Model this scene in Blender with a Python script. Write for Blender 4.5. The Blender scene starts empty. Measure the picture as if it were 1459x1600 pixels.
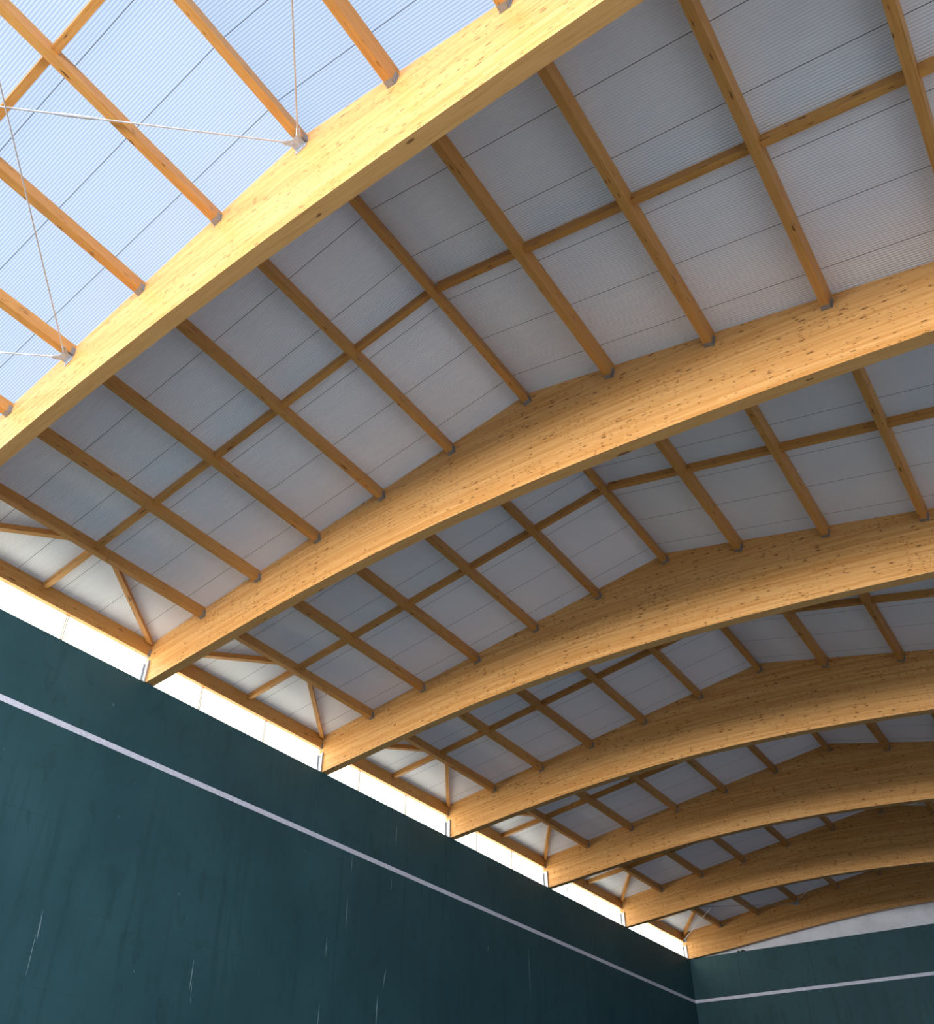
import bpy, bmesh, math, random
import numpy as np
from mathutils import Vector, Matrix

S = bpy.context.scene
COL = S.collection
random.seed(4)

# ------------------------------------------------------------------ camera
cd = bpy.data.cameras.new('camera')
cam = bpy.data.objects.new('camera', cd)
COL.objects.link(cam)
F_PX, CX, CY, W_PX, H_PX = 1383.6, 673.04, 951.84, 1459.0, 1600.0
cd.sensor_fit = 'VERTICAL'
cd.sensor_height = 24.0
cd.lens = 24.0 * F_PX / H_PX
cd.shift_x = (W_PX / 2 - CX) / H_PX
cd.shift_y = (CY - H_PX / 2) / H_PX
cd.clip_start, cd.clip_end = 0.05, 400
cam.matrix_world = Matrix((
    (0.79671645, 0.33641153, 0.50206592, 6.45767),
    (0.60411194, -0.46678865, -0.64587702, 1.68394),
    (0.01707819, 0.81788485, -0.57512842, 1.47507),
    (0, 0, 0, 1)))
S.camera = cam

# ------------------------------------------------------------------ sky, sun, exposure
SKY = (0.62, 0.78, 1.0)
SKY_STRENGTH = 1.28
world = bpy.data.worlds.new('sky')
S.world = world
world.use_nodes = True
wn = world.node_tree.nodes['Background']
wn.inputs[0].default_value = (*SKY, 1)
wn.inputs[1].default_value = SKY_STRENGTH

def sun(name, direction, strength, color, angle):
    l = bpy.data.lights.new(name, 'SUN')
    l.energy, l.color, l.angle = strength, color, math.radians(angle)
    o = bpy.data.objects.new(name, l)
    o.rotation_euler = Vector(direction).to_track_quat('-Z', 'Y').to_euler()
    COL.objects.link(o)
sun('sun', (0.90, 0.09, -0.40), 15.0, (1.0, 0.93, 0.80), 3.0)

def area(name, loc, direction, sx, sy, power, color):
    l = bpy.data.lights.new(name, 'AREA')
    l.shape, l.size, l.size_y, l.energy, l.color = 'RECTANGLE', sx, sy, power, color
    o = bpy.data.objects.new(name, l)
    o.location = loc
    o.rotation_euler = Vector(direction).to_track_quat('-Z', 'Y').to_euler()
    COL.objects.link(o)
# daylight entering by the open end of the hall behind the camera
area('daylight_open_end', (1.8, -8.0, 8.75), (0, 1, 0.0), 16, 3.2, 4200, (1.0, 0.955, 0.92))

S.view_settings.view_transform = 'Standard'
S.view_settings.look = 'None'
S.view_settings.gamma = 1.0
S.view_settings.use_curve_mapping = False
S.view_settings.exposure = 0.2
S.cycles.use_denoising = True
S.cycles.max_bounces = 10
S.cycles.diffuse_bounces = 6
S.cycles.transmission_bounces = 8
S.cycles.transparent_max_bounces = 8
S.cycles.sample_clamp_indirect = 6.0
S.cycles.caustics_reflective = False
S.cycles.caustics_refractive = False

# ------------------------------------------------------------------ dimensions (metres)
XR, ZR = 1.83945, 12.26403            # ridge
ML, MR = 0.15176, -0.26172            # slopes left and right of the ridge
DX, X1 = 1.45886, -5.45485            # purlin pitch, right top edge of the first purlin
BY = [0.0, 4.99492, 10.00014, 14.94695, 19.91186, 24.91078, 29.93704, 35.00013]   # front faces of the beams (1..7)
BW = 0.19                             # beam width
XEND_L, XEND_R = -7.05, 10.72
XW, YW, WALL_H = -6.902, 35.10, 10.0  # inner face of the left wall, face of the far wall, their height
X_PANEL = -7.05                       # inner face of the clerestory panes

def zroof(x):
    return ZR + (ML if x < XR else MR) * (x - XR)

_sp = [(-7.05, 9.985), (-6.87, 10.005), (-5.9, 10.10), (-4.9, 10.2), (-4.24, 10.27), (-2.86, 10.425), (-1.9, 10.46), (-0.9, 10.47), (-0.3, 10.48),
       (1.3, 10.43), (2.1, 10.385), (2.8, 10.30), (3.3, 10.28), (4.5, 10.155), (4.9, 10.11), (6.0, 9.965), (7.02, 9.81), (8.5, 9.5), (10.72, 9.02)]
_sp7 = [(-7.05, 9.985), (-5.97, 10.04), (-4.2, 10.26), (-2.2, 10.49), (-0.17, 10.64), (1.8, 10.69), (3.5, 10.62), (5.5, 10.4), (8.0, 9.95), (10.72, 9.3)]
_pc = np.polyfit(*zip(*_sp), 5)
_pc7 = np.polyfit(*zip(*_sp7), 4)
def zsoffit(x, k=1):
    return float(np.polyval(_pc7 if k == 7 else _pc, x))

# ------------------------------------------------------------------ material helpers
class N:
    def __init__(self, name):
        self.m = bpy.data.materials.new(name)
        self.m.use_nodes = True
        self.t = self.m.node_tree
        self.t.nodes.clear()
        self.out = self.t.nodes.new('ShaderNodeOutputMaterial')
    def n(self, typ, **kw):
        nd = self.t.nodes.new('ShaderNode' + typ)
        for k, v in kw.items():
            setattr(nd, k, v)
        return nd
    def set(self, nd, key, v):
        s = nd.inputs[key]
        if isinstance(v, bpy.types.NodeSocket):
            self.t.links.new(v, s)
        elif isinstance(v, (tuple, list)) and len(v) == 3 and s.type == 'RGBA':
            s.default_value = (*v, 1)
        else:
            s.default_value = v
    def math(self, op, a, b=None, c=None, clamp=False):
        nd = self.n('Math', operation=op, use_clamp=clamp)
        for i, v in enumerate((a, b, c)):
            if v is not None:
                self.set(nd, i, v)
        return nd.outputs[0]
    def mix(self, fac, a, b, blend='MIX'):
        nd = self.n('Mix', data_type='RGBA', blend_type=blend)
        self.set(nd, 0, fac); self.set(nd, 6, a); self.set(nd, 7, b)
        return nd.outputs[2]
    def ramp(self, fac, lo, hi, a=0.0, b=1.0):
        nd = self.n('MapRange', interpolation_type='SMOOTHSTEP')
        for i, v in enumerate((fac, lo, hi, a, b)):
            self.set(nd, i, v)
        return nd.outputs[0]
    def comb(self, x, y, z=0.0):
        nd = self.n('CombineXYZ')
        for i, v in enumerate((x, y, z)):
            self.set(nd, i, v)
        return nd.outputs[0]
    def sep(self, v):
        nd = self.n('SeparateXYZ'); self.set(nd, 0, v)
        return nd.outputs
    def noise(self, vec, scale, detail=3.0, rough=0.5, dist=0.0):
        nd = self.n('TexNoise')
        self.set(nd, 'Vector', vec); self.set(nd, 'Scale', scale); self.set(nd, 'Detail', detail)
        self.set(nd, 'Roughness', rough); self.set(nd, 'Distortion', dist)
        return nd.outputs['Fac']
    def white(self, vec):
        nd = self.n('TexWhiteNoise', noise_dimensions='3D'); self.set(nd, 'Vector', vec)
        return nd.outputs
    def bsdf(self, color, rough=0.5, spec=0.3, metal=0.0, normal=None):
        nd = self.n('BsdfPrincipled')
        self.set(nd, 'Base Color', color); self.set(nd, 'Roughness', rough)
        self.set(nd, 'Specular IOR Level', spec); self.set(nd, 'Metallic', metal)
        if normal is not None:
            self.set(nd, 'Normal', normal)
        return nd.outputs[0]
    def bump(self, h, strength, dist):
        nd = self.n('Bump'); self.set(nd, 'Height', h); self.set(nd, 'Strength', strength); self.set(nd, 'Distance', dist)
        return nd.outputs[0]
    def end(self, sh):
        self.t.links.new(sh, self.out.inputs[0])
        return self.m

def timber(name, light, dark, lam, knot_density, knot_u, knot_v, grain=0.5):
    """wood: UV.x runs along the piece in metres, UV.y across it; lam = laminate thickness or 0"""
    k = N(name)
    uv = k.sep(k.n('UVMap').outputs[0])
    rnd = k.n('ObjectInfo').outputs['Random']
    u = k.math('ADD', uv[0], k.math('MULTIPLY', rnd, 37.0))
    v = k.math('ADD', uv[1], k.math('MULTIPLY', rnd, 11.3))
    col = light
    if lam:
        li = k.math('FLOOR', k.math('DIVIDE', v, lam))
        lrand = k.white(k.comb(li, 3.1, rnd))[0]
        board = k.math('FLOOR', k.math('DIVIDE', k.math('ADD', u, k.math('MULTIPLY', lrand, 9.0)), 3.2))
        brand = k.white(k.comb(li, board, 7.7))[0]
        tone = k.math('MULTIPLY', brand, 0.62)
    else:
        tone = k.math('MULTIPLY', rnd, 0.5)
        lrand = rnd
    g1 = k.noise(k.comb(k.math('MULTIPLY', u, 0.9), k.math('MULTIPLY', v, 60.0), rnd), 1.0, 5.0, 0.65)
    g2 = k.noise(k.comb(k.math('MULTIPLY', u, 2.6), k.math('MULTIPLY', v, 24.0), 5.0), 1.0, 3.0, 0.6, 0.4)
    gg = k.math('ADD', k.math('MULTIPLY', k.ramp(g1, 0.38, 0.72), grain), k.math('MULTIPLY', k.ramp(g2, 0.42, 0.75), 0.35))
    fac = k.math('ADD', tone, gg, clamp=True)
    col = k.mix(fac, light, dark)
    if lam:     # scattered thin dark streaks along the laminates
        s = k.noise(k.comb(k.math('MULTIPLY', u, 0.55), k.math('MULTIPLY', v, 75.0), 1.3), 1.0, 2.0, 0.5)
        col = k.mix(k.math('MULTIPLY', k.ramp(s, 0.62, 0.72), 0.5), col, tuple(c * 0.5 for c in dark))
    # knots
    for kk, (ku, kv, dens, size) in enumerate(((knot_u, knot_v, knot_density, 0.17), (knot_u * 1.9, knot_v * 1.7, knot_density * 1.3, 0.15))):
        vo = k.n('TexVoronoi', voronoi_dimensions='2D', feature='F1')
        k.set(vo, 'Vector', k.comb(k.math('ADD', k.math('MULTIPLY', u, ku), kk * 4.4), k.math('MULTIPLY', v, kv)))
        k.set(vo, 'Scale', 1.0)
        cr = k.sep(vo.outputs['Color'])
        clus = k.ramp(k.noise(k.comb(k.math('MULTIPLY', u, 1.1), k.math('MULTIPLY', v, 2.2), kk + 2.0), 1.0, 2.0), 0.38, 0.66)
        on = k.math('LESS_THAN', cr[0], k.math('MULTIPLY', clus, dens * 1.25))
        sz = k.math('MULTIPLY', k.math('ADD', 0.45, cr[1]), size)
        d = k.math('DIVIDE', vo.outputs['Distance'], sz)
        halo = k.math('MULTIPLY', k.ramp(d, 2.4, 0.8), on)
        core = k.math('MULTIPLY', k.ramp(d, 0.95, 0.55), on)
        col = k.mix(k.math('MULTIPLY', halo, 0.3), col, dark)
        col = k.mix(k.math('MULTIPLY', core, 0.8), col, (0.075, 0.028, 0.008))
    return k.end(k.bsdf(col, 0.48, 0.28, normal=k.bump(g1, 0.15, 0.002)))

M_GLULAM = timber('glulam_spruce', (0.72, 0.41, 0.155), (0.54, 0.245, 0.062), 0.04, 0.44, 4.2, 15.0, 0.5)
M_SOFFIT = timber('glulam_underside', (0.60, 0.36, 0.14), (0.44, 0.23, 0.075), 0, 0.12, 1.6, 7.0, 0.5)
M_PURLIN = timber('sawn_spruce', (0.60, 0.315, 0.09), (0.40, 0.18, 0.045), 0, 0.22, 2.2, 13.0, 0.55)

def ribs(k):
    """ribs of the multiwall sheet run across the hall, joints every 0.84 m along it"""
    y = k.sep(k.n('NewGeometry').outputs['Position'])[1]
    ph = k.math('FRACT', k.math('DIVIDE', y, 0.035))
    w = k.math('ABSOLUTE', k.math('SUBTRACT', ph, 0.5))              # 0 .. 0.5
    sp = k.math('FRACT', k.math('DIVIDE', k.math('SUBTRACT', y, 6.2 - 0.84 * 20 - 0.42), 0.84))
    seam = k.math('LESS_THAN', k.math('ABSOLUTE', k.math('SUBTRACT', sp, 0.5)), 0.0055)
    return y, w, seam

def make_ceiling_opaque():
    k = N('ribbed_opal_sheet')
    y, w, seam = ribs(k)
    rib = k.ramp(w, 0.10, 0.40)
    p = k.n('NewGeometry').outputs['Position']
    big = k.noise(p, 0.45, 3.0)
    col = k.mix(k.ramp(big, 0.3, 0.7), (0.76, 0.785, 0.82), (0.83, 0.85, 0.875))
    col = k.mix(k.math('MULTIPLY', rib, 0.16), col, (0.42, 0.43, 0.46))
    col = k.mix(seam, col, (0.10, 0.10, 0.115))
    tr = k.n('BsdfTranslucent'); k.set(tr, 'Color', k.mix(seam, (0.70, 0.76, 0.92), (0.1, 0.1, 0.1)))
    b = k.n('MixShader'); k.set(b, 0, 0.085)
    k.set(b, 1, k.bsdf(col, 0.38, 0.45, normal=k.bump(rib, 0.8, 0.006))); k.set(b, 2, tr.outputs[0])
    return k.end(b.outputs[0])

def make_sheet_clear():
    k = N('ribbed_clear_sheet')
    y, w, seam = ribs(k)
    rib = k.ramp(w, 0.12, 0.42)
    tint = k.mix(rib, (0.66, 0.68, 0.70), (0.45, 0.50, 0.58))
    tint = k.mix(seam, tint, (0.14, 0.15, 0.18))
    tr = k.n('BsdfTranslucent'); k.set(tr, 'Color', tint)
    tp = k.n('BsdfTransparent'); k.set(tp, 'Color', tint)
    gl = k.bsdf(tint, 0.3, 0.4)
    a = k.n('MixShader'); k.set(a, 0, 0.93); k.set(a, 1, tr.outputs[0]); k.set(a, 2, tp.outputs[0])
    b = k.n('MixShader'); k.set(b, 0, 0.10); k.set(b, 1, a.outputs[0]); k.set(b, 2, gl)
    return k.end(b.outputs[0])

def make_pane():
    k = N('opal_pane')
    tr = k.n('BsdfTranslucent'); k.set(tr, 'Color', (0.98, 0.95, 0.86))
    gl = k.bsdf((0.85, 0.85, 0.82), 0.4, 0.3)
    b = k.n('MixShader'); k.set(b, 0, 0.12); k.set(b, 1, tr.outputs[0]); k.set(b, 2, gl)
    return k.end(b.outputs[0])

def make_green(name, axis):
    k = N(name)
    p = k.n('NewGeometry').outputs['Position']
    c = k.sep(p)
    h, z = (c[1], c[2]) if axis == 'y' else (c[0], c[2])
    blotch = k.noise(k.comb(k.math('MULTIPLY', h, 0.55), k.math('MULTIPLY', z, 0.4)), 1.0, 5.0, 0.6)
    col = k.mix(k.ramp(blotch, 0.32, 0.7), (0.019, 0.067, 0.083), (0.027, 0.086, 0.104))
    run = k.noise(k.comb(k.math('MULTIPLY', h, 5.0), k.math('MULTIPLY', z, 0.22)), 1.0, 4.0, 0.6)
    col = k.mix(k.math('MULTIPLY', k.ramp(run, 0.52, 0.68), 0.55), col, (0.015, 0.053, 0.062))
    trowel = k.noise(k.comb(k.math('MULTIPLY', h, 3.0), k.math('MULTIPLY', z, 1.4), 3.0), 1.0, 6.0, 0.65, 0.8)
    col = k.mix(k.math('MULTIPLY', k.ramp(trowel, 0.54, 0.66), 0.5), col, (0.014, 0.05, 0.058))
    # faint level lines left by the pours of the wall
    lv = k.math('ABSOLUTE', k.math('SUBTRACT', k.math('FRACT', k.math('DIVIDE', z, 1.25)), 0.5))
    col = k.mix(k.math('MULTIPLY', k.ramp(lv, 0.012, 0.003), k.math('MULTIPLY', k.ramp(blotch, 0.4, 0.6), 0.35)), col, (0.014, 0.05, 0.058))
    return k.end(k.bsdf(col, 0.62, 0.3, normal=k.bump(trowel, 0.12, 0.01)))

def plain(name, col, rough=0.5, spec=0.3, metal=0.0, spots=None, sc=12.0):
    k = N(name)
    p = k.n('NewGeometry').outputs['Position']
    n = k.noise(p, sc, 4.0, 0.6)
    c = k.mix(k.ramp(n, 0.35, 0.7), col, tuple(x * 0.86 for x in col))
    if spots:
        s = k.noise(p, 9.0, 5.0, 0.75)
        c = k.mix(k.ramp(s, 0.66, 0.72), c, spots)
    return k.end(k.bsdf(c, rough, spec, metal))

M_CEIL = make_ceiling_opaque()
M_CLEAR = make_sheet_clear()
M_PANE = make_pane()
M_GREEN_L = make_green('green_plaster_side', 'y')
M_GREEN_B = make_green('green_plaster_far', 'x')
M_LINE = plain('white_line_paint', (0.70, 0.72, 0.86), 0.55, 0.3, spots=(0.10, 0.14, 0.17))
M_SCUFF = plain('pale_scuff', (0.20, 0.29, 0.32), 0.7, 0.2)
M_GABLE = plain('white_gable_render', (0.78, 0.81, 0.89), 0.7, 0.2, sc=2.0)
M_STEEL = plain('galvanised_steel', (0.42, 0.46, 0.52), 0.45, 0.5, 0.35, sc=30.0)
M_HANGER = plain('dull_galvanised_sheet', (0.30, 0.30, 0.31), 0.55, 0.4, 0.5, sc=40.0)
M_ROD = plain('steel_rod', (0.50, 0.51, 0.53), 0.45, 0.5, 0.4)
def make_profile():
    k = N('opal_joint_profile')
    tr = k.n('BsdfTranslucent'); k.set(tr, 'Color', (0.60, 0.60, 0.59))
    gl = k.bsdf((0.8, 0.8, 0.78), 0.5, 0.3)
    b = k.n('MixShader'); k.set(b, 0, 0.25); k.set(b, 1, tr.outputs[0]); k.set(b, 2, gl)
    return k.end(b.outputs[0])
M_PROFILE = make_profile()
M_FLOOR = plain('court_concrete', (0.20, 0.215, 0.21), 0.6, 0.3, sc=1.5)
M_DARK = plain('dark_clump', (0.03, 0.035, 0.03), 0.9, 0.1)

# ------------------------------------------------------------------ mesh helpers
def mesh_obj(name, verts, faces, mats, uvs=None, parent=None, mat_idx=None, smooth=False):
    me = bpy.data.meshes.new(name)
    me.from_pydata([tuple(v) for v in verts], [], faces)
    for m in (mats if isinstance(mats, (list, tuple)) else [mats]):
        me.materials.append(m)
    if uvs is not None:
        uvl = me.uv_layers.new(name='UVMap')
        for poly in me.polygons:
            for li, uv in zip(poly.loop_indices, uvs[poly.index]):
                uvl.data[li].uv = uv
    if mat_idx:
        for poly, i in zip(me.polygons, mat_idx):
            poly.material_index = i
    if smooth:
        for poly in me.polygons:
            poly.use_smooth = True
    me.update()
    o = bpy.data.objects.new(name, me)
    COL.objects.link(o)
    if parent is not None:
        o.parent = parent
    return o

class MB:
    """collects boxes and tubes into one mesh"""
    def __init__(self):
        self.v, self.f, self.uv, self.mi = [], [], [], []
    def box(self, lo, hi, M=None, mi=0, along=0):
        b = len(self.v)
        P = [Vector((x, y, z)) for x in (lo[0], hi[0]) for y in (lo[1], hi[1]) for z in (lo[2], hi[2])]
        self.v += [(M @ q if M else q) for q in P]
        F = [(0, 1, 3, 2), (4, 6, 7, 5), (0, 4, 5, 1), (2, 3, 7, 6), (0, 2, 6, 4), (1, 5, 7, 3)]
        a, b1, c1 = along, (along + 1) % 3, (along + 2) % 3
        for fi, f in enumerate(F):
            self.f.append(tuple(b + i for i in f))
            nrm = fi // 2
            uv = []
            for i in f:
                q = P[i]
                if nrm == a:
                    uv.append((q[b1] + 5.0, q[c1] + 0.3 * fi))
                else:
                    other = c1 if nrm == b1 else b1
                    uv.append((q[a], q[other] + 0.37 * fi + 1.0))
            self.uv.append(uv); self.mi.append(mi)
        return self
    def tube(self, a, b, r, n=8, mi=0):
        a, b = Vector(a), Vector(b)
        q = (b - a).to_track_quat('Z', 'Y').to_matrix()
        base = len(self.v)
        for p in (a, b):
            for i in range(n):
                t = 2 * math.pi * i / n
                self.v.append(p + q @ Vector((r * math.cos(t), r * math.sin(t), 0)))
        for i in range(n):
            j = (i + 1) % n
            self.f.append((base + i, base + j, base + n + j, base + n + i)); self.uv.append([(0, 0)] * 4); self.mi.append(mi)
        self.f.append(tuple(base + i for i in reversed(range(n)))); self.uv.append([(0, 0)] * n); self.mi.append(mi)
        self.f.append(tuple(base + n + i for i in range(n))); self.uv.append([(0, 0)] * n); self.mi.append(mi)
        return self
    def prism(self, poly, axis_vec, mi=0):
        """closed polygon (list of Vectors) extruded along axis_vec"""
        base, n = len(self.v), len(poly)
        self.v += [Vector(p) for p in poly] + [Vector(p) + Vector(axis_vec) for p in poly]
        self.f.append(tuple(base + i for i in reversed(range(n)))); self.uv.append([(0, 0)] * n); self.mi.append(mi)
        self.f.append(tuple(base + n + i for i in range(n))); self.uv.append([(0, 0)] * n); self.mi.append(mi)
        for i in range(n):
            j = (i + 1) % n
            self.f.append((base + i, base + j, base + n + j, base + n + i)); self.uv.append([(0, 0)] * 4); self.mi.append(mi)
        return self
    def build(self, name, mats, parent=None):
        return mesh_obj(name, self.v, self.f, mats, self.uv, parent, self.mi)

def tag(o, label, cat, group=None):
    o['label'] = label; o['category'] = cat
    if group:
        o['group'] = group
    return o
def structure(o):
    o['kind'] = 'structure'
    return o
def put(o, origin):
    """moves the object's origin to a point while the mesh stays put"""
    o.data.transform(Matrix.Translation(-Vector(origin)))
    o.location = origin
    return o

# ------------------------------------------------------------------ the setting
structure(MB().box((-7.4, -9, -0.3), (16, 36, 0.0)).build('floor', M_FLOOR))

SCUFFS = [  # pale ball marks on the left wall: from (y, z) to (y, z), width
    (9.156, 5.485, 9.184, 5.026, 0.030), (9.146, 5.113, 9.159, 4.510, 0.018), (12.222, 5.357, 12.227, 4.877, 0.032),
    (12.260, 4.988, 12.292, 4.648, 0.020), (16.106, 7.459, 16.114, 6.802, 0.034), (15.561, 6.518, 15.555, 6.093, 0.030),
    (15.500, 5.183, 15.494, 4.500, 0.036), (17.280, 5.648, 17.263, 4.9, 0.052), (17.519, 6.249, 17.441, 5.807, 0.050),
    (17.583, 8.317, 17.580, 8.014, 0.024), (17.695, 9.615, 17.676, 9.124, 0.036), (16.172, 8.473, 16.156, 7.998, 0.022),
    (21.618, 7.636, 21.582, 7.435, 0.028), (23.593, 7.990, 23.607, 6.664, 0.028), (9.442, 9.290, 9.483, 9.241, 0.034),
    (10.069, 7.344, 10.103, 7.320, 0.030), (10.767, 7.674, 10.786, 7.655, 0.022), (11.023, 4.952, 11.045, 4.916, 0.030),
    (11.651, 6.401, 11.647, 6.354, 0.022), (7.775, 7.705, 7.805, 7.683, 0.020)]
mbw = MB().box((XW - 0.42, -9, 0.0), (XW, YW + 0.45, WALL_H))
for (ya, za, yb, zb, w) in SCUFFS:
    n = 7
    for side in (0,):
        L, R = [], []
        for i in range(n):
            t = i / (n - 1)
            hw = w * 0.5 * (0.15 + 0.85 * math.sin(math.pi * min(1, max(0, t))) ** 0.8) * random.uniform(0.4, 0.8)
            yy = ya + (yb - ya) * t + random.uniform(-0.0015, 0.0015); zz = za + (zb - za) * t
            L.append(Vector((XW + 0.0008, yy - hw, zz))); R.append(Vector((XW + 0.0008, yy + hw, zz)))
        mbw.prism(L + R[::-1], (0.0008, 0, 0), mi=1)
wl = structure(mbw.build('wall_left', [M_GREEN_L, M_SCUFF]))
wb = structure(MB().box((XW + 0.004, YW, 0.0), (11.2, YW + 0.42, WALL_H)).build('wall_back', M_GREEN_B))

LINE_LO, LINE_HI = 8.455, 8.56
MB().box((XW - 0.002, -8.9, LINE_LO), (XW + 0.003, YW - 0.004, LINE_HI)).build('painted_line', M_LINE, wl)
MB().box((XW + 0.006, YW - 0.003, LINE_LO), (11.1, YW + 0.002, LINE_HI)).build('painted_line', M_LINE, wb)

# white gable above the far wall, behind the farthest beam
gx = np.linspace(XW - 0.2, 11.0, 24).tolist() + [XR]
gx = sorted(gx)
poly = [Vector((gx[0], YW + 0.17, WALL_H + 0.001)), Vector((gx[-1], YW + 0.17, WALL_H + 0.001))] + [Vector((x, YW + 0.17, zroof(x) - 0.003)) for x in reversed(gx)]
structure(MB().prism(poly, (0, 0.12, 0)).build('wall_back_gable', M_GABLE))

# right side of the hall, out of the frame
mbr = MB().box((10.75, 2.5, 3.4), (11.05, YW - 0.01, 9.0)).box((10.75, 2.5, 0), (11.05, YW - 0.01, 0.9))  # low slot between the boxes shaped to let sky light brighten the far end
structure(mbr.build('wall_right', M_GABLE))

# roof sheets
def roof(name, y0, y1, mat):
    T = 0.03
    xs = [-7.36, XR, 10.95]
    v, f = [], []
    for y in (y0, y1):
        for x in xs:
            v.append((x, y, zroof(x)))
        for x in xs:
            v.append((x, y, zroof(x) + T))
    f = [(0, 1, 7, 6), (1, 2, 8, 7), (3, 9, 10, 4), (4, 10, 11, 5), (0, 3, 4, 1), (1, 4, 5, 2), (6, 7, 10, 9), (7, 8, 11, 10), (0, 6, 9, 3), (2, 5, 11, 8)]
    return structure(mesh_obj(name, v, f, mat))
def roof_clear(name, y0, y1, mat):
    xs = [-7.36, XR, 10.95]
    v = [(x, y, zroof(x)) for y in (y0, y1) for x in xs]
    o = structure(mesh_obj(name, v, [(0, 1, 4, 3), (1, 2, 5, 4)], mat))
    return o
YB = BY[1] + BW * 0.5
roof('ceiling', YB + 0.002, YW + 0.5, M_CEIL)
roof_clear('ceiling_skylight', 0.25, YB, M_CLEAR)
roof('ceiling_rear_shade', -8.0, 0.248, M_CEIL)  # unseen opaque stretch, added to cut skylight falling on the nearest beam

# clerestory panes on top of the left wall, one run per bay, with joint profiles
BAY_NAME = {1: 'the bay in front of the nearest beam', 2: 'the first grey bay', 3: 'the second grey bay', 4: 'the third grey bay',
            5: 'the fourth grey bay', 6: 'the fifth grey bay', 7: 'the farthest bay'}
EAVE_BOT = 10.60
wi = 0
for k in range(1, 8):
    y0 = (BY[k - 1] + BW + 0.003) if k > 1 else -8.0
    y1 = BY[k] - 0.003
    wi += 1
    v = [(X_PANEL, y, z) for y in (y0, y1) for z in (WALL_H + 0.001, EAVE_BOT + 0.12)]
    pane = structure(mesh_obj('window_%d' % wi, v, [(0, 1, 3, 2)], M_PANE))
    for off in (1.42, 3.22):
        yj = BY[k - 1] + off
        if k == 1:
            continue
        mb = MB()
        for dy in (-0.022, 0.022):
            mb.box((X_PANEL + 0.002, yj + dy - 0.007, WALL_H + 0.002), (X_PANEL + 0.014, yj + dy + 0.007, EAVE_BOT - 0.004))
        mb.box((X_PANEL + 0.0025, yj - 0.022, WALL_H + 0.002), (X_PANEL + 0.006, yj + 0.022, EAVE_BOT - 0.004))
        mb.build('joint_profile', M_PROFILE, pane)

# ------------------------------------------------------------------ visibility in the photograph's frame
CAM_INV = cam.matrix_world.inverted()
def px(p):
    q = CAM_INV @ Vector(p)
    if q.z > -0.05:
        return None
    return (CX + F_PX * q.x / -q.z, CY - F_PX * q.y / -q.z)
def seen(a, b, margin=6):
    a, b = Vector(a), Vector(b)
    for i in range(41):
        q = px(a.lerp(b, i / 40))
        if q and -margin < q[0] < W_PX + margin and -margin < q[1] < H_PX + margin:
            return True
    return False

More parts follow.
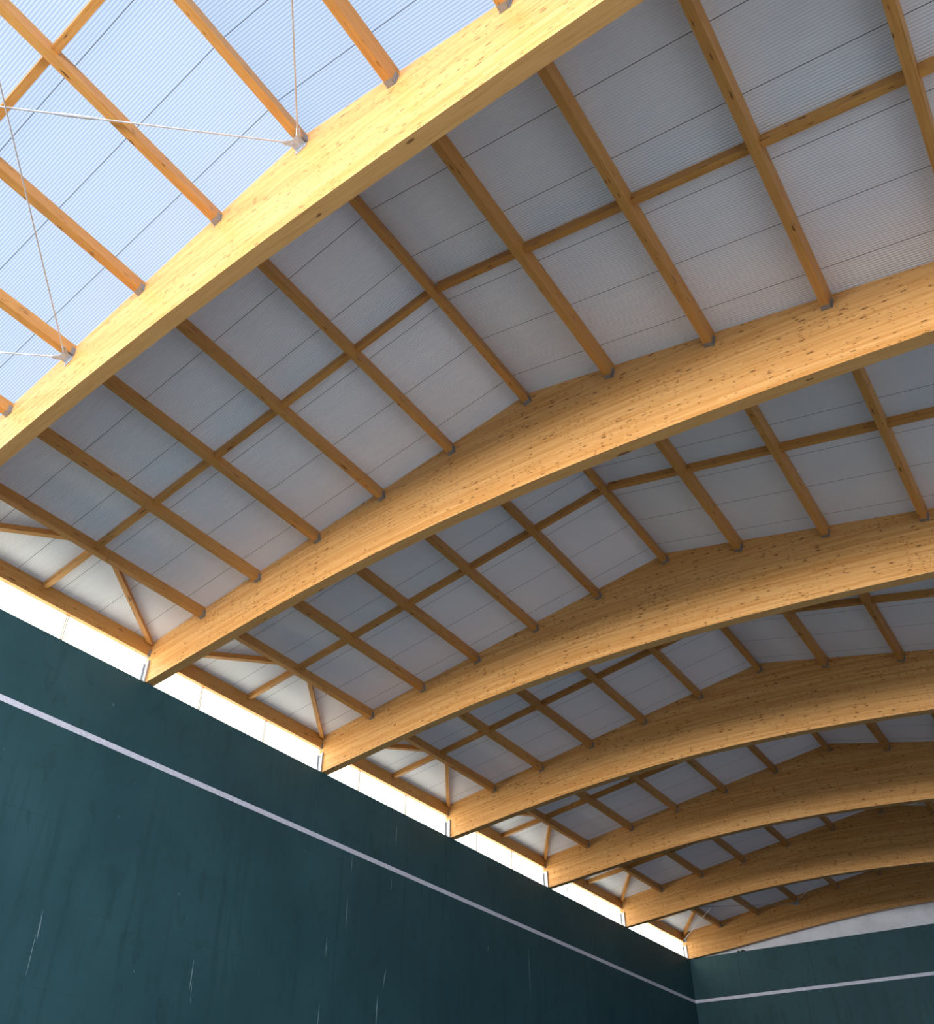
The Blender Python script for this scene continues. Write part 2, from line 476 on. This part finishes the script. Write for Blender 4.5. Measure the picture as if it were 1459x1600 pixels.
# ------------------------------------------------------------------ arched glulam beams
ORD = ['', 'nearest', 'second', 'third', 'fourth', 'fifth', 'sixth', 'farthest']
BEAM_LABEL = {
    1: 'nearest arched timber beam, brightest, crossing the top left corner under the blue skylight sheets',
    2: 'second arched timber beam from the camera, its foot on the green wall at far left',
    3: 'third arched timber beam from the camera, knotty face half in shade',
    4: 'fourth arched timber beam from the camera, lit only along its lower edge',
    5: 'fifth arched timber beam from the camera, between the fourth and sixth',
    6: 'sixth arched timber beam from the camera, last but one before the white gable',
    7: 'farthest arched timber beam, standing on the far wall corner under the white gable'}
def make_beam(k):
    xs = sorted(np.linspace(XEND_L, XEND_R, 96).tolist() + [XR])
    y0 = BY[k]; v, f, uv = [], [], []
    for x in xs:
        zs, zt = zsoffit(x, k), zroof(x) - 0.002
        if x <= XW + 0.02:
            zs = max(zs, WALL_H + 0.003)
        if x > 10.6:
            zs = max(zs, 9.003)
        v += [(x, y0, zs), (x, y0, zt), (x, y0 + BW, zt), (x, y0 + BW, zs)]
    n = len(xs)
    # arc length along the soffit
    s = [0.0]
    for i in range(1, n):
        s.append(s[-1] + math.hypot(xs[i] - xs[i - 1], v[4 * i][2] - v[4 * i - 4][2]))
    hh = [v[4 * i + 1][2] - v[4 * i][2] for i in range(n)]
    for i in range(n - 1):
        a, b = 4 * i, 4 * i + 4
        f.append((a, b, b + 1, a + 1)); uv.append([(s[i], 0), (s[i + 1], 0), (s[i + 1], hh[i + 1]), (s[i], hh[i])])
        f.append((a + 1, b + 1, b + 2, a + 2)); uv.append([(s[i], 3), (s[i + 1], 3), (s[i + 1], 3.02), (s[i], 3.02)])
        f.append((a + 2, b + 2, b + 3, a + 3)); uv.append([(s[i], hh[i]), (s[i + 1], hh[i + 1]), (s[i + 1], 0), (s[i], 0)])
        f.append((a + 3, b + 3, b, a)); uv.append([(s[i], 5.19), (s[i + 1], 5.19), (s[i + 1], 5.0), (s[i], 5.0)])
    f.append((0, 1, 2, 3)); uv.append([(0, 0), (0, hh[0]), (0.05, hh[0]), (0.05, 0)])
    e = 4 * (n - 1)
    f.append((e, e + 3, e + 2, e + 1)); uv.append([(0, 0), (0.05, 0), (0.05, hh[-1]), (0, hh[-1])])
    root = bpy.data.objects.new('arched_beam', None)
    COL.objects.link(root)
    root.location = (XEND_L, y0, WALL_H)
    tag(root, BEAM_LABEL[k], 'beam', 'arched glulam beams across the hall')
    def part(mb, name, mat):
        put(mb, root.location); mb.parent = root; mb.location = (0, 0, 0)
        return mb
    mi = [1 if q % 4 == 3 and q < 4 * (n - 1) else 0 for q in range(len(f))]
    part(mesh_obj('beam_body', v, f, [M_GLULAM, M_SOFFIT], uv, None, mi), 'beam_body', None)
    # steel shoe on the foot: front plate, two raised edges, foot flange
    sh = MB()
    fy = y0 - 0.004
    x0, x1 = X_PANEL + 0.006, X_PANEL + 0.155
    zt = WALL_H + 0.47
    sh.box((x0, fy - 0.008, WALL_H + 0.003), (x1, fy, zt))
    sh.box((x0, fy - 0.045, WALL_H + 0.003), (x0 + 0.012, fy - 0.008, zt - 0.02))
    sh.box((x1 - 0.016, fy - 0.04, WALL_H + 0.003), (x1, fy - 0.008, zt + 0.02))
    sh.box((X_PANEL + 0.16, y0 - 0.02, WALL_H - 0.0005), (XW + 0.012, y0 + BW + 0.02, WALL_H + 0.0025))
    shoe = part(sh.build('steel_shoe', M_STEEL), 'steel_shoe', None)
    shoe['label'] = 'galvanised steel shoe at the foot'
    bolts = MB()
    for i in range(5):
        zz = WALL_H + 0.07 + 0.085 * i
        xx = (x0 + x1) / 2 + (0.016 if i % 2 else -0.014)
        bolts.tube((xx, fy - 0.009, zz), (xx, fy - 0.018, zz), 0.010, 6)
    b = part(bolts.build('shoe_bolt', M_HANGER), 'shoe_bolt', None)
    b.parent = shoe
    return root

# ------------------------------------------------------------------ secondary timbers
PW, PD = 0.10, 0.23
def frame_left():      # local axes on the left slope
    a = math.atan(ML); return Matrix.Rotation(-a, 4, 'Y')
def frame(i):
    if i <= 6:
        return Matrix.Rotation(-math.atan(ML), 4, 'Y')
    return Matrix.Rotation(-math.atan(MR), 4, 'Y')

def purlin_x(i):       # right top edge of purlin i (1..)
    return X1 + (i - 1) * DX

CARD = ['', 'first', 'second', 'third', 'fourth', 'fifth', 'sixth', 'seventh', 'eighth', 'ninth', 'tenth', 'eleventh']
def bay_phrase(k):
    return {1: 'in the bright blue bay', 2: 'between nearest and second beams', 7: 'between sixth and farthest beams'}.get(
        k, 'between %s and %s beams' % (ORD[k - 1], ORD[k]))

def box_thing(name, lo, hi, M, origin, mat, along):
    o = MB().box(lo, hi, None, 0, along).build(name, mat)
    return o

def hanger(parent, ylen, w, d, mi):
    """U-shaped sheet hanger round the far end of a purlin, local coordinates"""
    t = 0.004
    mb = MB()
    mb.box((-w - t, ylen - 0.055, -d - t), (-w, ylen - 0.001, -d * 0.35))
    mb.box((0, ylen - 0.055, -d - t), (t, ylen - 0.001, -d * 0.35))
    mb.box((-w - t, ylen - 0.075, -d - t), (t, ylen - 0.001, -d))
    mb.box((t, ylen - 0.006, -d - t), (0.02, ylen - 0.001, -d * 0.35))
    mb.box((-w - 0.02, ylen - 0.006, -d - t), (-w - t, ylen - 0.001, -d * 0.35))
    h = mb.build('joist_hanger', M_HANGER, parent)
    h['label'] = 'grey sheet steel hanger'
    return h

ROD_AT = {(1, 3), (1, 6), (1, 9)}

def make_purlin(k, i):
    y0 = (BY[k - 1] + BW + 0.002) if k > 1 else 0.3
    y1 = BY[k] - 0.002
    L = y1 - y0
    if i == 0:
        if not seen((X_PANEL + .1, y0, 10.75), (X_PANEL + .1, y1, 10.75)):
            return
        zt = zroof(X_PANEL) - 0.004
        root = MB().box((-0.10, 0, -0.30), (0.0, L, -0.0), None, 0, 1).build('eave_purlin', M_PURLIN)
        # lower its back top edge to follow the sheet
        root.location = (X_PANEL + 0.10, y0, EAVE_BOT + 0.30)
        for vv in root.data.vertices:
            if vv.co.z > -0.1:
                vv.co.z = zroof(root.location.x + vv.co.x) - 0.003 - root.location.z
        tag(root, 'timber eave purlin over the clerestory, %s' % bay_phrase(k), 'purlin', 'eave purlins above the left wall')
        hanger_small = MB()
        hanger_small.box((0.0, L - 0.05, -0.304), (0.004, L - 0.001, -0.16)).box((-0.06, L - 0.06, -0.304), (0.004, L - 0.001, -0.30))
        h = hanger_small.build('joist_hanger', M_HANGER, root); h['label'] = 'grey sheet steel hanger'
        return root
    x = purlin_x(i)
    if not seen((x, y0, zroof(x) - .1), (x, y1, zroof(x) - .1)):
        return
    root = MB().box((-PW, 0, -PD), (0, L, -0.0015), None, 0, 1).build('purlin', M_PURLIN)
    root.location = (x, y0, zroof(x) - 0.0015)
    root.matrix_world = Matrix.Translation(root.location) @ frame(i)
    if i == 6:
        lab = 'timber ridge purlin at the roof bend, %s' % bay_phrase(k)
    elif i < 6:
        lab = 'timber purlin, %s from the eave, left slope, %s' % (CARD[i], bay_phrase(k))
    else:
        lab = 'timber purlin, %s right of the ridge, %s' % (CARD[i - 6], bay_phrase(k))
    tag(root, lab, 'purlin', 'purlins between the beams')
    hanger(root, L, PW, PD, 0)
    return root

SW, SD = 0.09, 0.12
def make_strut(k, i):
    """short strut between purlin i and i+1 at mid bay"""
    ym = (BY[k - 1] + BW + BY[k]) / 2 if k > 1 else 2.60
    if i == 0:
        xa = X_PANEL + 0.102
    else:
        xa = purlin_x(i) + 0.002
    xb = purlin_x(i + 1) - PW - 0.004
    sl = ML if i + 1 <= 6 else MR
    if i == 6:
        xa = purlin_x(6) + 0.06
    a = Vector((xa, ym, zroof(xa) - 0.004)); b = Vector((xb, ym, zroof(xb) - 0.004))
    if not seen(a, b):
        return
    L = (b - a).length
    o = MB().box((0, -SW / 2, -SD), (L, SW / 2, 0), None, 0, 0).build('blocking_strut', M_PURLIN)
    o.matrix_world = Matrix.Translation(a) @ Matrix.Rotation(-math.atan(sl), 4, 'Y')
    # cut the ends square to the purlins (they share the slope, so ends stay perpendicular)
    if i == 0:
        where = 'from eave purlin to first purlin'
    elif i < 6:
        where = 'from %s purlin to %s' % (CARD[i], 'ridge' if i == 5 else CARD[i + 1])
    elif i == 6:
        where = 'just right of the ridge purlin'
    else:
        where = 'right of the ridge, from %s purlin to %s' % (CARD[i - 6], CARD[i - 5])
    tag(o, 'timber strut %s, %s' % (where, bay_phrase(k)), 'strut', 'struts between the purlins')
    return o

def make_diagonal(k, far):
    """diagonal in the eave strip, from the foot of a beam up to the first purlin"""
    ym = (BY[k - 1] + BW + BY[k]) / 2
    yb = BY[k] - 0.10 if far else BY[k - 1] + BW + 0.10
    yt = ym + (0.37 if far else -0.37)
    xa, xb = X_PANEL + 0.135, purlin_x(1) - PW - 0.006
    a = Vector((xa, yb, zroof(xa) - 0.004)); b = Vector((xb, yt, zroof(xb) - 0.004))
    if not seen(a, b):
        return
    d = b - a
    nrm = Vector((-ML, 0, 1)).normalized()
    ex = d.normalized(); ey = nrm.cross(ex).normalized()
    w, dp = 0.085, 0.115
    # mitred ends: parallel to the purlins (constant x)
    def end(base, s):
        off = ey * (s * w / 2)
        t = -(off.x) / ex.x
        return base + off + ex * t
    A0, A1, B0, B1 = end(a, -1), end(a, 1), end(b, -1), end(b, 1)
    if far:
        lim = BY[k] - 0.004
        A0.y = min(A0.y, lim); A1.y = min(A1.y, lim)
    else:
        lim = BY[k - 1] + BW + 0.004
        A0.y = max(A0.y, lim); A1.y = max(A1.y, lim)
    top = [A0, A1, B1, B0]
    mb = MB()
    V = top + [p - nrm * dp for p in top]
    F = [(0, 3, 2, 1), (4, 5, 6, 7), (0, 1, 5, 4), (1, 2, 6, 5), (2, 3, 7, 6), (3, 0, 4, 7)]
    UV = []
    L = d.length
    for fc in F:
        UV.append([((V[q] - a).dot(ex), (V[q] - a).dot(ey) + (V[q] - a).dot(nrm) + 0.4 * F.index(fc)) for q in fc])
    o = mesh_obj('diagonal_strut', V, F, M_PURLIN, UV)
    put(o, a)
    tag(o, 'thin diagonal timber strut at the foot of the %s arched beam, %s' % (
        ORD[k] if far else ORD[k - 1], 'on its camera side' if far else 'on its far side'), 'strut', 'diagonal struts along the eave')
    return o

# ------------------------------------------------------------------ steel bracing
def node_at(i, k, side):
    """bracing node under purlin i at beam k; side -1: on the camera side of the beam"""
    x = purlin_x(i) - PW / 2 if i > 0 else X_PANEL + 0.10
    y = BY[k] - 0.06 if side < 0 else BY[k] + BW + 0.06
    if k == 0:
        y = 0.25
    z = (zroof(x) - PD - 0.03) if i > 0 else EAVE_BOT + 0.06
    return Vector((x, y, z))

def make_bracket(beam, i, k, side):
    """winged gusset plate under the purlin with an upright flange on the beam"""
    c = node_at(i, k, side)
    sl = ML if i <= 6 else MR
    s = -1 if side < 0 else 1
    by = BY[k] - 0.003 if side < 0 else BY[k] + BW + 0.003
    def P(dx, dy, dz=0):
        return Vector((c.x + dx, by + s * dy, c.z + sl * dx + dz))
    mb = MB()
    outline = [P(-0.075, 0.0), P(0.075, 0.0), P(0.072, 0.07), P(0.135, 0.165), P(0.105, 0.19), P(0.03, 0.135), P(-0.03, 0.135), P(-0.105, 0.19), P(-0.135, 0.165), P(-0.072, 0.07)]
    mb.prism(outline, (0, 0, -0.012))
    fl = [P(-0.085, 0.0, 0.012), P(0.085, 0.0, 0.012), P(0.085, 0.0, -0.07), P(-0.085, 0.0, -0.07)]
    mb.prism(fl, (0, s * 0.008, 0))
    for dx in (-0.045, 0.045):
        q = P(dx, 0.10, -0.012)
        mb.tube(q, q + Vector((0, 0, -0.016)), 0.011, 6)
        q = P(dx, 0.008, -0.045)
        mb.tube(q, q + Vector((0, s * 0.016, 0)), 0.011, 6)
    o = mb.build('rod_bracket', M_STEEL)
    put(o, beam.location); o.location = (0, 0, 0); o.parent = beam
    o['label'] = 'winged galvanised bracket for the bracing rods'
    return o

def make_rod(a, b, label, sleeve=0.32, drop=0.0):
    a, b = Vector(a) - Vector((0, 0, drop)), Vector(b) - Vector((0, 0, drop))
    d = (b - a).normalized()
    a2, b2 = a + d * 0.14, b - d * 0.14
    if not seen(a2, b2):
        return
    root = MB().tube(a2, b2, 0.010, 8).build('bracing_rod', M_ROD)
    put(root, a2)
    tag(root, label, 'rod', 'steel bracing rods')
    m = a2.lerp(b2, sleeve)
    t = MB().tube(m - d * 0.16, m + d * 0.16, 0.019, 8).tube(m - d * 0.24, m - d * 0.16, 0.014, 8).tube(m + d * 0.16, m + d * 0.24, 0.014, 8).build('turnbuckle', M_STEEL)
    put(t, a2); t.parent = root; t.location = (0, 0, 0)
    fk = MB().tube(a2 - d * 0.03, a2 + d * 0.06, 0.015, 8).build('rod_end', M_STEEL)
    put(fk, a2); fk.parent = root; fk.location = (0, 0, 0)
    return root

# ------------------------------------------------------------------ build the roof
beams = {k: make_beam(k) for k in range(1, 8)}
for k in range(1, 8):
    for i in range(0, 12):
        make_purlin(k, i)
for k in range(1, 8):
    for i in range(0, 11):
        make_strut(k, i)
for k in range(2, 8):
    make_diagonal(k, False)
    make_diagonal(k, True)

for i in (3, 6):
    make_bracket(beams[1], i, 1, -1)
for i in (0, 3):
    make_bracket(beams[7], i, 7, -1)
make_bracket(beams[6], 3, 6, 1)
make_bracket(beams[6], 0, 6, 1)

# nuts of the far bracing coming through the sixth beam
for i in (3, 6):
    x = purlin_x(i) - 0.02
    mb = MB()
    for dx, dz in ((-0.09, -0.27), (0.0, -0.30), (0.09, -0.25), (-0.05, -0.36), (0.07, -0.37)):
        q = Vector((x + dx, BY[6] - 0.001, zroof(x) + dz))
        mb.tube(q, q + Vector((0, -0.03, 0)), 0.014, 6)
    o = mb.build('through_bolt', M_STEEL)
    put(o, beams[6].location); o.location = (0, 0, 0); o.parent = beams[6]

make_rod(node_at(6, 1, -1), node_at(3, 0, 1), 'thin steel bracing rod running left from the ridge bracket of the nearest beam', 0.38)
make_rod(node_at(3, 1, -1), node_at(6, 0, 1), 'thin steel bracing rod climbing left from the lower bracket of the nearest beam', 0.75, 0.025)
make_rod(node_at(6, 1, -1), node_at(9, 0, 1), 'thin steel bracing rod going up to the photo top edge from the ridge bracket', 0.8)
make_rod(node_at(3, 1, -1), node_at(0, 0, 1), 'thin steel bracing rod leaving the lower bracket to the left photo edge', 0.8)
make_rod(node_at(0, 7, -1), node_at(3, 6, 1), 'pale steel bracing rod rising from the far corner foot of the farthest beam', 0.8)
make_rod(node_at(3, 7, -1), node_at(0, 6, 1), 'faint steel bracing rod running left from the farthest beam upper bracket', 0.5, 0.025)
make_rod(node_at(3, 7, -1), node_at(6, 6, 1), 'faint steel bracing rod rising right from the farthest beam upper bracket', 0.8)

# little dark clump on the top edge of the far wall
mb = MB()
for dx, r in ((0.0, 0.05), (0.09, 0.035), (0.17, 0.06), (0.24, 0.03)):
    xx = -5.02 + dx
    mb.prism([Vector((xx - r, YW - 0.001, 10.002)), Vector((xx - r * .6, YW - 0.001, 10.002 + r * .8)), Vector((xx + r * .5, YW - 0.001, 10.002 + r)), Vector((xx + r, YW - 0.001, 10.002))], (0, 0.06, 0))
o = mb.build('dark_clump', M_DARK)
put(o, (-5.0, YW, 10.0))
tag(o, 'small dark clump stuck on the top edge of the far green wall', 'clump')
